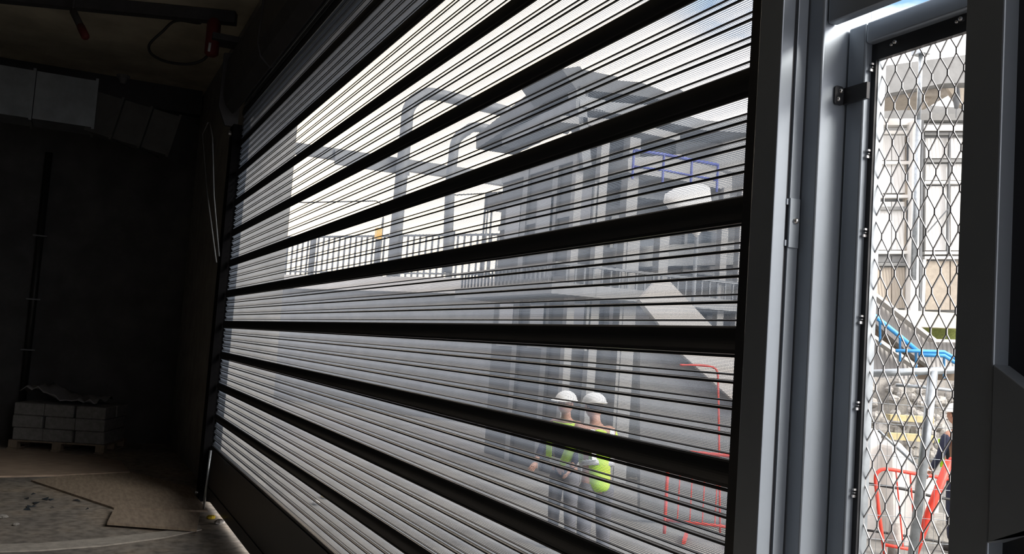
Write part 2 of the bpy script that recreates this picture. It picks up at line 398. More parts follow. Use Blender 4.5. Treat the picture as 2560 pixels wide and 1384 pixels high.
# expanded mesh
cw, chh = .0475, .098
mb = MB()
for i in range(int((GX1-xm)/(cw/2))+1):
    cx = xm + cw/2*(i+.5); sgn = 1 if i % 2 else -1; pts = []
    z = .14; k = 0
    while z < MT+.05:
        x = cx + (cw/4-.0008)*(1 if k % 2 else -1)*sgn
        pts.append(Vector((x, ym+.010, z-.007))); pts.append(Vector((x, ym+.010, z+.007)))
        z += chh/2; k += 1
    for a_, b_ in zip(pts[:-1], pts[1:]): mb.bar(a_, b_, .0026, .0030, (0, 1, 0))
mb.make('expanded_mesh', STRAND, gt)
for (px, py) in ((2190, 168), (2180, 385), (2167, 583), (2157, 800), (2145, 1015), (2138, 1233)):
    q = P(px, py, Y=ym-.014); x = min(q.x, xm-.012)
    c = MB().box((x-.010, ym-.018, q.z), (x+.006, ym-.012, q.z+.004)); c.box((x+.001, ym-.024, q.z-.010), (x+.006, ym-.012, q.z-.003)); c.box((x+.002, ym-.022, q.z+.008), (x+.008, ym-.012, q.z+.013))
    c.make('mesh_clip', ZINC, gt)
for (px, py) in ((2230, 112), (2393, 55)):
    q = P(px, py, Y=ym-.014)
    c = MB(); c.add(*ball((q.x, ym-.016, q.z), .0045, seg=8, rings=5)); c.add(*ball((q.x+.011, ym-.016, q.z+.004), .006, seg=8, rings=5)); c.make('mesh_clip', ZINC, gt)
# hinge plate
hp0, hp1 = P(2069, 256, X=xg+.006), P(2069, 208, X=xg+.006)
hy = y_of(2069, xg+.006)
hg = empty('hinge_plate', (xg, hy, hp0.z), 'small rounded black hinge plate with two domed bolts on the post', 'hinge plate')
def rplate(y0, y1, z0, z1, x0, x1, r=.008):
    pts = []
    for cy, cz, a0 in ((y1-r, z1-r, 0), (y0+r, z1-r, 90), (y0+r, z0+r, 180), (y1-r, z0+r, 270)):
        for k in range(5):
            a = math.radians(a0+k*22.5); pts.append((x0, cy+r*math.cos(a), cz+r*math.sin(a)))
    return MB().prism(pts, (x1-x0, 0, 0))
hx = xg+.0005
bevel(rplate(hy-.004, yh+.001, hp0.z, hp1.z, hx, hx+.007).make('plate', ANTH, hg), .0012)
MB().box((hx, yh+.001, hp0.z+.004), (on(2148, yi-.009), yi-.0005, hp1.z-.004)).make('leaf', ANTH, hg)
for dy, dz in ((.55, .73), (.25, .28)):
    c = (hx+.009, hy+(yh-hy)*dy, hp0.z+(hp1.z-hp0.z)*dz); vs, fs = ball(c, .0068); mkobj('bolt', vs, fs, ZINC, hg, True)
# header beam over the gate
hz = P(2141, 31, Y=yg0+.01).z
hd = empty('header_beam', (xg+.4, yi, hz), 'dark box header beam above the mesh gate', 'beam')
yhb = max(P(2162, 39, Z=hz).y, yg0+.03); bevel(MB().box((xg+.001, yg0+.01, hz), (1.6, yhb, hz+.26)).make('beam', ANTHG, hd), .008, 3)
# frame beyond upper gap
# near post with lock box
YN = 1.40
xn0, xn1 = on(2392, YN), on(2490, YN)
yn1 = y_of(2533, xn1)
np_ = empty('near_post', ((xn0+xn1)/2, YN, 0), 'broad dark steel post right of the mesh, nearest the viewer', 'post')
bevel(MB().box((xn0, YN, 0), (xn1, yn1, 3.05)).make('tube', ANTHG, np_), .003)
xn2 = xn1+.40
MB().box((xn1-.01, yn1-.006, 0), (xn2, yn1+.05, 3.05)).make('flange', ANTH, np_)
# lock box on the post: sloping lid
zt0, zt1 = P(2491, 910, Y=YN+.0), P(2560, 962, Y=YN+.0)
zb0, zb1 = P(2472, 1358, Y=YN), P(2560, 1326, Y=YN)
lb = empty('lock_box', (xn1+.1, YN, zb0.z), 'dark sloping-topped lock box fixed to the near post at lower right', 'lock box')
bx = on(2492, YN-.004)
slope = (zt1.z-zt0.z)/(zt1.x-zt0.x); sl2 = (zb1.z-zb0.z)/(zb1.x-zb0.x)
w = .30
bevel(MB().prism([(xn1+.001, YN-.002, zb0.z), (xn1+w, YN-.002, zb0.z+sl2*w*.9), (xn1+w, YN-.002, zt0.z+slope*w), (xn1+.001, YN-.002, zt0.z)], (0, yn1-YN+.0, 0)).make('box_body', ANTHG, lb), .002)

# open bay to the right of the near post is left without a curtain (daylight comes in there)

# ================================================================== HALL CONTENTS
# ducts along the far wall
def duct(name, p0, p1, w, h, label, m=DUCT):
    t = empty(name, p0, label, 'duct')
    p0 = Vector(p0); p1 = Vector(p1); n = 3; d = (p1-p0)
    for i in range(n):
        a = p0+d*(i/n); b = p0+d*((i+1)/n)
        MB().bar(a+d.normalized()*.01, b-d.normalized()*.01, w, h).make('duct_section', m, t)
        MB().bar(b-d.normalized()*.04, b, w+.06, h+.06).make('flange', m, t)
    return t
q0 = P(-250, 262, X=-16.2)
duct('ventilation_duct', (-16.2, q0.y, 5.42), (-16.2, P(232, 345, X=-16.2).y, 5.42), .7, .72, 'long pale sheet metal ventilation duct high on the far wall')
ya = P(240, 345, X=-16.2).y
t = duct('ventilation_duct', (-16.2, ya+.03, 5.32), (-15.6, 1.35, 5.0), .7, .62, 'dark angled duct run dropping towards the far end of the shutter', mat('dull_duct_metal', (.13, .135, .14), .5, .5, .25, 3))
# downstand beam and ceiling beams
for nm, xx, hh, lab in (('ceiling_beam', -18.3, .45, 'dark steel ceiling beam against the far wall'),):
    o = MB().box((xx-.12, HALLY0+.01, CZ-hh), (xx+.12, GY+.05, CZ-.001)).make(nm, BEAM); tag(o, lab, 'beam')
ca, cb = P(-100, -20, Z=CZ-.09), P(590, 47, Z=CZ-.09)
o = MB().bar(ca, cb, .16, .16).make('cable_tray', BEAM); tag(o, 'narrow dark cable tray under the ceiling', 'cable tray')
# red sprinkler pipe drop
a = P(182, 22, Z=CZ-.06); b_ = P(214, 94, Z=CZ-.7); a = Vector((b_.x-.25, a.y*1.0, CZ-.02))
sp = empty('sprinkler_pipe', a, 'thin dark pipe with red end hanging from the ceiling at upper left', 'pipe')
pa, pb = P(183, 28, D=12.3), P(214, 92, D=12.0)
MB().tube([pa, pa+(pb-pa)*.6], .045, 8).make('pipe', BEAM, sp, True); MB().tube([pa+(pb-pa)*.6, pb], .05, 8).make('red_end', REDDIM, sp, True)
MB().tube([pa, (pa.x, pa.y, CZ)], .02, 6).make('hanger', BEAM, sp)
# red alarm bottle and cable loop
al = P(532, 95, X=-13.1)
ab = empty('red_cylinder', al, 'red cylinder mounted beside the shutter housing end', 'cylinder')
MB().tube([al+Vector((0, 0, -.25)), al+Vector((0, 0, -.22)), al+Vector((0, 0, .22)), al+Vector((0, 0, .27))], [.05, .09, .09, .04], 14).make('bottle', REDDIM, ab, True)
MB().box((al.x-.18, al.y-.02, al.z-.05), (al.x+.18, GY+.10, al.z+.03)).make('strap', BEAM, ab)
c0 = P(522, 128, X=-12.95)
MB().bar(c0, c0+Vector((.06, 0, .10)), .03, .02).make('tag', GALV, ab)
pts = [P(px, py, D=13.4) for px, py in ((500, 58), (440, 52), (405, 80), (378, 105), (372, 122), (385, 140), (420, 155), (470, 160), (510, 148), (528, 120))]
def smooth(pts, n=5):
    o = []
    for i in range(len(pts)-1):
        p0, p1, p2, p3 = pts[max(i-1, 0)], pts[i], pts[i+1], pts[min(i+2, len(pts)-1)]
        for k in range(n):
            t = k/n; o.append(.5*((2*p1)+(p2-p0)*t+(2*p0-5*p1+4*p2-p3)*t*t+(3*p1-p0-3*p2+p3)*t**3))
    return o+[pts[-1]]
pts.insert(0, Vector((pts[0].x, pts[0].y-.05, CZ)))
o = MB().tube(smooth(pts), .02, 6).make('cable', CABLE, None, True); tag(o, 'black cable hanging in a loop beside the red cylinder', 'cable')
# ceiling lamp knob
q = P(307, 205, Z=CZ-.12)
sd_ = empty('smoke_detector', (q.x, q.y, CZ), 'small pale smoke detector on the dark ceiling', 'smoke detector')
MB().tube([(q.x, q.y, CZ), (q.x, q.y, CZ-.05)], .11, 12).make('base', GREYC, sd_); MB().tube([(q.x, q.y, CZ-.05), (q.x, q.y, CZ-.14)], [.08, .05], 12).make('head', GREYC, sd_)
# conduit on the far wall with bright clips
cy = P(100, 590, X=-18.45).y
cd = empty('conduit', (-18.5, cy, 0), 'black vertical conduit held by small shiny clips on the far wall', 'conduit')
MB().tube([(-18.535, cy, 0), (-18.535, cy, 5.0)], .06, 8).make('pipe', CABLE, cd, True)
for py in (588, 748, 875):
    z = P(90, py, X=-18.45).z
    MB().box((-18.599, cy-.11, z-.012), (-18.42, cy+.11, z+.012)).make('clip', GREYM, cd)
# hoist cords
for k, (pa_, pb_) in enumerate((((506, 335), (541, 655)), ((531, 345), (548, 640)))):
    a = P(*pa_, Y=1.45-.1*k); b_ = P(*pb_, Y=1.52-.05*k)
    o = MB().tube([P(520, 306, X=XL-.30) if k == 0 else P(524, 304, X=XL-.29), a, (a+b_)/2+Vector((0, -.02, 0)), b_], .008, 6).make('hoist_cord', GREYM, None, True)
    tag(o, ('thin pale cord hanging left of the far guide rail' if k == 0 else 'thin dull cord hanging close against the far guide rail'), 'cord')
o = MB().tube([P(527, 1125, Y=1.62), P(513, 1240, Y=1.60), P(509, 1275, Z=0)], .014, 6).make('pull_rod', GALV, None, True); tag(o, 'short bright rod at the foot of the far guide rail', 'rod')

# pallet with blocks
c = P(172, 1118, Z=0)
ax = Vector((math.sin(.35), math.cos(.35), 0)); ay = Vector((math.cos(.35), -math.sin(.35), 0))
pal = empty('pallet', (c.x, c.y, 0), 'wooden pallet under a stack of grey blocks in the dark corner', 'pallet')
def obox(mb, o, ux, uy, a, b):
    vs = [o+ux*x+uy*y+Vector((0, 0, z)) for z in (a[2], b[2]) for x, y in ((a[0], a[1]), (b[0], a[1]), (b[0], b[1]), (a[0], b[1]))]
    return mb.add(vs, [(0, 3, 2, 1), (4, 5, 6, 7), (0, 1, 5, 4), (1, 2, 6, 5), (2, 3, 7, 6), (3, 0, 4, 7)])
O = Vector((c.x, c.y, 0))
for i in range(3):
    obox(MB(), O, ax, ay, (-.75+i*.68, -.6, .0), (-.61+i*.68, .6, .02)).make('bottom_board', PALWOOD, pal)
    for j in range(3): obox(MB(), O, ax, ay, (-.75+i*.68, -.58+j*.5, .02), (-.61+i*.68, -.44+j*.5, .12)).make('spacer_block', PALWOOD, pal)
for i in range(6): obox(MB(), O, ax, ay, (-.75, -.6+i*.2, .12), (.75, -.44+i*.2, .142)).make('deck_board', PALWOOD, pal)
base = None
for lay in range(3):
    for i in range(3):
        for j in range(2):
            off = .02*random.uniform(-1, 1)
            o = obox(MB(), O, ax, ay, (-.73+i*.485+off, -.55+j*.55, .143+lay*.20), (-.265+i*.485+off, -.02+j*.55, .338+lay*.20)).make('concrete_block', BLOCK)
            bevel(o, .012, 1); tag(o, f"dull grey block, {('left', 'middle', 'right')[i]} of the {('bottom', 'middle', 'top')[lay]} course, {('front', 'back')[1-j]} row on the pallet", 'block', 'concrete blocks on the pallet')
# crumpled sheet on top
gx, gy = 14, 10; vs = []; fs = []
for i in range(gx):
    for j in range(gy):
        x = -.72+1.2*i/(gx-1); y = -.5+.9*j/(gy-1); z = .77+.10*random.random()+.16*math.exp(-((x+.55)**2)*14)
        vs.append(O+ax*x+ay*y+Vector((0, 0, z)))
for i in range(gx-1):
    for j in range(gy-1): fs.append((i*gy+j, i*gy+j+1, (i+1)*gy+j+1, (i+1)*gy+j))
o = mkobj('plastic_sheet', vs, fs, PLASTIC, None, True); md = o.modifiers.new('s', 'SOLIDIFY'); md.thickness = .01
tag(o, 'crumpled grey plastic sheet lying on the stacked blocks', 'sheet')

# plywood sheets on the floor, traced at floor level
def sheet(name, pix, z0, th, m, label):
    pts = [P(px, py, Z=z0+th) for px, py in pix]
    o = MB().prism(pts, (0, 0, -th)).make(name, m); return tag(o, label, 'board')
sheet('plywood_sheet', [(-60, 1190), (-60, 1128), (20, 1120), (160, 1132), (300, 1150), (325, 1178), (150, 1186)], 0, .022, PLY2, 'large warm-toned plywood sheet at the left edge of the floor')
sheet('plywood_sheet', [(78, 1199), (160, 1188), (335, 1180), (470, 1215), (520, 1275), (285, 1268)], 0, .024, PLY, 'long plywood sheet with a dark raised edge in the middle of the floor')
sheet('plywood_sheet', [(268, 1305), (286, 1269), (500, 1280), (492, 1322)], .0245, .026, PLY, 'short loose plywood offcut overlapping the long sheet near the rail')
st_pts = [(-40, 1360), (100, 1356), (250, 1344), (400, 1328), (500, 1312), (505, 1322), (410, 1342), (260, 1362), (100, 1374), (-40, 1378)]
o = MB().prism([P(px, py, Z=.012) for px, py in st_pts], (0, 0, -.0125)).make('concrete_strip', STRIPM); tag(o, 'pale curved concrete strip running across the floor to the shutter', 'floor strip')
# debris at the foot of the far guide
for k, (px, py, r, m, lab) in enumerate(((528, 1292, .05, YEL, 'small yellow-brown lump of debris by the foot of the rail'), (548, 1305, .06, STONE, 'small stone beside the yellow lump'), (8, 1290, .05, STONE, 'loose dark stone near the left edge of the floor'), (40, 1308, .035, STONE, 'tiny stone right of the loose dark stone'))):
    q = P(px, py, Z=.02); vs, fs = ball((q.x, q.y, r*.4), r, (1, 1, .5), 8, 5, jitter=.12); o = mkobj('debris', vs, fs, m); tag(o, lab, 'debris')
q = P(140, 1242, Z=.01)
gs = empty('broken_glass', (q.x, q.y, 0), 'scatter of broken greenish shards on the floor', 'debris')
for i in range(16):
    x, y = q.x+random.uniform(-.9, .9), q.y+random.uniform(-.35, .35); a = random.uniform(0, 6.28); r = random.uniform(.03, .09)
    MB().prism([(x+r*math.cos(a+t), y+r*math.sin(a+t)*.6, .004+.02*random.random()) for t in (0, 2.0, 3.9)], (0, 0, -.004)).make('shard', GLASS, gs)

# ================================================================== OUTSIDE
def ppoly(pix, plane, off, name, m, parent=None, smooth=False):
    pts = [P(px, py, **plane) for px, py in pix]
    return MB().prism(pts, off).make(name, m, parent, smooth)
# ---------- raised walkway far left with railing and height-limit hoops
fa = P(700, 690, D=32); fb = P(1275, 690, D=26.7)
fdir = Vector((fb.x-fa.x, fb.y-fa.y, 0)).normalized(); fperp = Vector((-fdir.y, fdir.x, 0))
if fperp.x > 0: fperp = -fperp
DK = (P(760, 690, D=31.5).z+P(1230, 692, D=27).z)/2
A0 = Vector((fa.x, fa.y, 0))-fdir*16; A1 = Vector((fb.x, fb.y, 0))+fdir*1.5
dk = empty('raised_walkway', ((A0+A1)/2), 'raised grey concrete walkway beyond the yard', 'walkway')
w0 = [A0, A1, A1+fperp*9, A0+fperp*9]
MB().prism([p+Vector((0, 0, DK-.45)) for p in w0], (0, 0, .45)).make('deck', LIGHTC, dk)
MB().prism([p+fperp*.2 for p in (A0, A1, A1+fperp*.4, A0+fperp*.4)], (0, 0, DK-.45)).make('retaining_wall', GREYC, dk)
RT = P(730, 592, D=32).z
rl = empty('picket_railing', A0+Vector((0, 0, DK)), 'long grey picket railing along the raised walkway', 'railing')
up3 = Vector((0, 0, 1)); B0 = A0+fperp*.15
Lr = (A1-A0).length
MB().bar(A0+fperp*.15+up3*RT, A1+fperp*.15+up3*RT, .07, .06).make('top_rail', GREYM, rl)
MB().bar(A0+fperp*.15+up3*(DK+.12), A1+fperp*.15+up3*(DK+.12), .05, .05).make('bottom_rail', GREYM, rl)
n = int(Lr/.24)
pm_ = bpy.data.meshes.new('picket'); t_ = MB().box((-.025, -.02, 0), (.025, .02, RT-DK)); pm_.from_pydata([tuple(v) for v in t_.v], [], t_.f); pm_.materials.append(GREYM)
for i in range(n):
    if i % 12 == 0:
        o = MB().box((-.07, -.07, 0), (.07, .07, RT-DK+.12)).make('railing_post', GREYM); o.location = B0+fdir*(i*.24)+up3*DK
    else:
        o = bpy.data.objects.new('picket', pm_); COL.objects.link(o); o.location = B0+fdir*(i*.24)+up3*DK
    o.rotation_euler.z = math.atan2(fdir.y, fdir.x); 
    m_ = o.matrix_basis.copy(); o.parent = rl; o.matrix_parent_inverse = Matrix.Translation(rl.location).inverted()
# hoop gantries standing on the walkway, crossbeam between
def hoop(pix, X, r, name, label, m=GREYM):
    pts = [P(px, py, X=X) for px, py in pix]; pts[0] = Vector((X, pts[0].y, DK)); 
    o = MB().tube(smooth(pts, 5), r, 10).make(name, m, None, True); return tag(o, label, 'post')
hoop([(982, 680), (1000, 480), (1015, 330), (1022, 272), (1048, 243), (1085, 235), (1180, 258), (1262, 278), (1420, 322)], -28.2, .20, 'curved_frame', 'tall grey hooped frame with rounded corner on the walkway')
hoop([(1118, 680), (1125, 470), (1132, 400), (1140, 352), (1165, 328), (1195, 318), (1280, 338)], -24.4, .14, 'curved_frame', 'shorter grey hooped frame right of the tall one')
gb = empty('gantry_beam', P(700, 370, X=-28.6), 'long grey horizontal gantry beam crossing behind the tall hoop', 'beam')
ppoly([(640, 340), (1300, 440), (1300, 468), (640, 366)], dict(X=-28.6), (-.35, 0, 0), 'beam', GREYM, gb)
ppoly([(838, 372), (1024, 402), (1024, 438), (838, 410)], dict(X=-28.5), (-.10, 0, 0), 'sign_panel', GREYM, gb)
# catenary wires, mast with lamp
for k, pix in enumerate((((600, 492), (760, 506), (940, 502), (957, 512), (958, 546)), ((1090, 490), (1200, 484), (1270, 478)))):
    o = MB().tube([P(x, y, X=(-27, -25)[k]) for x, y in pix], .02, 5).make('overhead_wire', CABLE); tag(o, 'thin overhead wire above the walkway ' + ('left of the tall hoop' if k == 0 else 'right of the tall hoop'), 'wire')
mo = empty('signal_mast', P(950, 690, X=-27), 'thin mast carrying a small amber lamp above the railing', 'mast')
MB().tube([Vector((-27, P(952, 600, X=-27).y, DK)), P(958, 545, X=-27)], .035, 6).make('pole', GREYM, mo)
q = P(946, 582, X=-27); MB().box((q.x-.1, q.y-.08, q.z-.18), (q.x+.1, q.y+.08, q.z+.14)).make('lamp', mat('amber_lamp', (.85, .50, .12), .4), mo)
for k, px in enumerate((1207, 1224)):
    y = P(px, 600, X=-25).y
    o = MB().tube([(-25, y, DK), (-25, y, P(px, 482, X=-25).z)], .035, 6).make('thin_pole', GREYM); tag(o, 'thin dark pole beside the tower, ' + ('left one of the pair' if k == 0 else 'right one of the pair'), 'pole')
q = P(1237, 505, X=-24.9); o = MB().box((q.x-.1, q.y-.25, q.z-.25), (q.x+.1, q.y+.25, q.z+.25)).make('signal_box', BEAM); tag(o, 'small dark box hung beside the grey tower', 'box')
MB().tube([(q.x, q.y-.2, DK), (q.x, q.y-.2, q.z+.2)], .03, 6).make('stem', GREYM, o)

# ---------- station block with canopies (corner nearest at column 1430)
BX, BY = -15.0, 8.0
tw = empty('grey_building', (BX-2, BY+3, 0), 'large grey canopied building behind the shutter with pale columns', 'building')
TOPZ = P(1430, 400, X=BX).z
xl = P(1255, 500, Y=BY).x
BW = .5
# walls set back
MB().box((xl, BY, 0), (BX-.0, BY+.3, P(1300, 402, Y=BY).z)).make('front_wall', GREYD, tw)
MB().box((BX-.3, BY+.3, 0), (BX-.0, 14.5, P(1500, 372, X=BX).z)).make('side_wall', GREYD, tw)
MB().box((xl, BY+.3, P(1300, 402, Y=BY).z-.3), (BX-.3, 14.5, P(1300, 402, Y=BY).z-.05)).make('roof', GREYD, tw)
for px in (1318, 1392):
    x = P(px, 500, Y=BY).x; MB().box((x-.11, BY-.06, 0), (x+.11, BY, P(px, 420, Y=BY).z)).make('pilaster', GREYC, tw)
for z in (3.4, 4.6, 5.6): MB().box((xl, BY-.04, z), (BX, BY-.0, z+.12)).make('string_course', GREYC, tw)
# windows on both faces
wi = 0
for i in range(3):
    for j in range(2):
        x0 = xl+.35+i*1.45; z0 = 2.2+j*1.9
        f_ = MB().box((x0, BY-.05, z0), (x0+.8, BY-.0, z0+1.0)).make('window', GREYC, tw); MB().box((x0+.07, BY-.06, z0+.07), (x0+.73, BY-.05, z0+.93)).make('pane', GLASS, f_)
for i in range(3):
    for j in range(2):
        y0 = BY+.7+i*1.6; z0 = 2.3+j*1.5
        f_ = MB().box((BX, y0, z0), (BX+.05, y0+1.0, z0+.9)).make('window', GREYC, tw); MB().box((BX+.05, y0+.07, z0+.07), (BX+.06, y0+.93, z0+.83)).make('pane', GLASS, f_)
# columns
for px, pyt, w in ((1500, 300, .16), (1572, 345, .22), (1440, 215, .14), (1660, 560, .2), (1582, 580, .25)):
    q = P(px, 500, X=BX+.6)
    MB().box((q.x-w/2, q.y-w/2, 0), (q.x+w/2, q.y+w/2, P(px, pyt, X=BX+.6).z)).make('column', PRECAST, tw)
# canopies
XC = BX+.8
ppoly([(1190, 338), (1190, 372), (1330, 280), (1432, 200), (1432, 168), (1400, 172), (1300, 250)], dict(Y=BY-.6), (0, .9, 0), 'canopy_fascia', GREYD, tw)
ppoly([(1255, 335), (1255, 365), (1450, 265), (1450, 238)], dict(Y=BY-.5), (0, .5, 0), 'canopy_fascia', GREYM, tw)
ppoly([(1405, 172), (1450, 165), (1470, 195), (1600, 205), (1680, 235), (1700, 222), (1725, 240), (1725, 262), (1600, 240), (1440, 222)], dict(X=XC), (-1.6, 0, 0), 'upper_canopy', GREYD, tw)
ppoly([(1440, 248), (1620, 262), (1760, 300), (1900, 312), (1900, 334), (1760, 325), (1600, 292), (1440, 270)], dict(X=XC), (-1.4, 0, 0), 'middle_canopy', GREYM, tw)
ppoly([(1400, 288), (1560, 300), (1700, 335), (1700, 352), (1560, 322), (1400, 305)], dict(X=XC), (-.6, 0, 0), 'soffit_beam', PRECAST, tw)
ppoly([(1440, 215), (1462, 215), (1480, 420), (1458, 420)], dict(X=XC), (-.3, 0, 0), 'canopy_post', GREYM, tw)
ppoly([(1470, 322), (1600, 330), (1720, 345), (1720, 470), (1470, 470)], dict(X=BX-.4), (-.3, 0, 0), 'recessed_wall', GREYD, tw)
ppoly([(1690, 345), (1910, 270), (1910, 420), (1790, 440), (1690, 400)], dict(X=BX-.3), (-.4, 0, 0), 'upper_wall', GREYC, tw)
ppoly([(1570, 395), (1700, 385), (1830, 440), (1830, 478), (1700, 450), (1570, 430)], dict(X=XC), (-1.3, 0, 0), 'balcony_slab', PRECAST, tw)
ppoly([(1570, 440), (1830, 488), (1910, 500), (1910, 530), (1570, 490)], dict(X=XC-.5), (-.3, 0, 0), 'lower_fascia', GREYM, tw)
ppoly([(1500, 620), (1910, 600), (1910, 660), (1500, 668)], dict(X=XC-.6), (-.3, 0, 0), 'ledge', GREYC, tw)
for k, (px) in enumerate((1805, 1850, 1885)):
    q = P(px, 600, X=XC); MB().box((q.x-.07, q.y-.07, 0), (q.x+.07, q.y+.07, P(px, 470, X=XC).z)).make('column', PRECAST, tw)
# balcony railing (blue)
br = empty('blue_railing', P(1690, 440, X=XC), 'dark blue tubular railing along the balcony of the grey building', 'railing')
rp_ = [P(x, y, X=XC) for x, y in ((1585, 376), (1660, 386), (1730, 400), (1795, 412))]
MB().tube(rp_, .03, 6).make('top_rail', NAVYR, br, True)
MB().tube([p-up3*.28 for p in rp_], .02, 6).make('mid_rail', NAVYR, br, True)
for p in rp_: MB().tube([p, p-up3*.5], .025, 6).make('post', NAVYR, br)
# lower terrace with railing in front of both faces
zt_ = P(1440, 700, Y=BY-.8).z
MB().box((xl, BY-.9, zt_-.2), (BX+1.0, BY-.065, zt_)).make('terrace_slab', GREYC, tw)
MB().box((BX+.07, BY-.06, zt_-.2), (BX+1.0, 13.5, zt_)).make('terrace_slab', GREYC, tw)
tr_ = empty('picket_railing', (BX+.9, BY-.8, zt_), 'low grey picket railing on the terrace of the grey building', 'railing')
h_ = P(1440, 648, Y=BY-.8).z-zt_
MB().box((xl, BY-.83, zt_+h_-.04), (BX+.95, BY-.77, zt_+h_)).make('top_rail', GREYM, tr_); MB().box((BX+.89, BY-.77, zt_+h_-.04), (BX+.95, 13.4, zt_+h_)).make('top_rail', GREYM, tr_)
pk = bpy.data.meshes.new('picket'); t_ = MB().box((-.015, -.015, 0), (.015, .015, h_-.04)); pk.from_pydata([tuple(v) for v in t_.v], [], t_.f); pk.materials.append(GREYM)
spots_ = [(xl+.1+i*.17, BY-.8) for i in range(int((BX+.8-xl)/.17))]+[(BX+.92, BY-.6+i*.17) for i in range(int((13.3-BY+.6)/.17))]
for x, y in spots_:
    o = bpy.data.objects.new('picket', pk); COL.objects.link(o); o.location = (x-tr_.location.x, y-tr_.location.y, 0); o.parent = tr_

# ---------- white shrouded flood lamp
wl = empty('shrouded_lamp', P(1735, 520, D=14.2), 'big white domed shroud tapering to a point, seen through the shutter', 'shroud')
pl_ = [(1658, 505), (1662, 485), (1690, 468), (1720, 460), (1755, 459), (1775, 468), (1781, 520), (1765, 560), (1750, 584), (1742, 597), (1728, 580), (1690, 545)]
c_ = P(1722, 515, D=14.2)
pts = [P(x, y, D=14.2) for x, y in pl_]; nrm = -ray(1720, 520).normalized()
vs = []; rings = [(0, 1), (.14, .93), (.24, .72), (.30, .4), (.32, .02)]
for sgn in (1,):
    for dz, s_ in rings: vs += [c_+(p-c_)*s_+nrm*dz*.6 for p in pts]
n_ = len(pts); fs = []
for i in range(len(rings)-1):
    for k in range(n_): fs.append((i*n_+k, i*n_+(k+1) % n_, (i+1)*n_+(k+1) % n_, (i+1)*n_+k))
nb = len(vs)
for dz, s_ in ((-.3, .6),): vs += [c_+(p-c_)*s_+nrm*dz*.6 for p in pts]
for k in range(n_): fs.append((k, (k+1) % n_, nb+(k+1) % n_, nb+k))
fs.append(tuple(nb+k for k in range(n_)))
mkobj('shroud', vs, fs, SACK, wl, True)
q = P(1742, 590, D=14.2); MB().tube([(q.x, q.y, 0), (q.x, q.y, q.z+.15)], .03, 8).make('pole', GREYM, wl, True)

# ---------- concrete stair flank behind the shutter, with ramp
sf = empty('stair_flank', P(1720, 900, D=12.2), 'pale sloping concrete stair flank seen through the lower shutter', 'stair')
DS = 12.4
def dpoly(pix, D, th, name, m, parent):
    off = ray(1280, 692); off.z = 0; off = off.normalized()*th
    return MB().prism([P(x, y, D=D) for x, y in pix], off).make(name, m, parent)
dpoly([(1598, 748), (1640, 702), (1676, 704), (1800, 835), (1905, 890), (1905, 1010), (1850, 1015), (1700, 880), (1640, 800)], DS, .35, 'parapet', LIGHTC, sf)
dpoly([(1640, 800), (1700, 880), (1850, 1015), (1905, 1010), (1905, 1290), (1600, 1290), (1600, 800)], DS+.2, .25, 'side_wall', GREYC, sf)
rr = empty('red_handrail', P(1765, 920, D=12), 'red pipe handrail end on the pale stair flank', 'handrail')
MB().tube(smooth([P(x, y, D=12) for x, y in ((1700, 912), (1740, 912), (1778, 916), (1793, 928), (1795, 960), (1797, 1060), (1800, 1330))], 4), .013, 8).make('rail', REDB, rr, True)

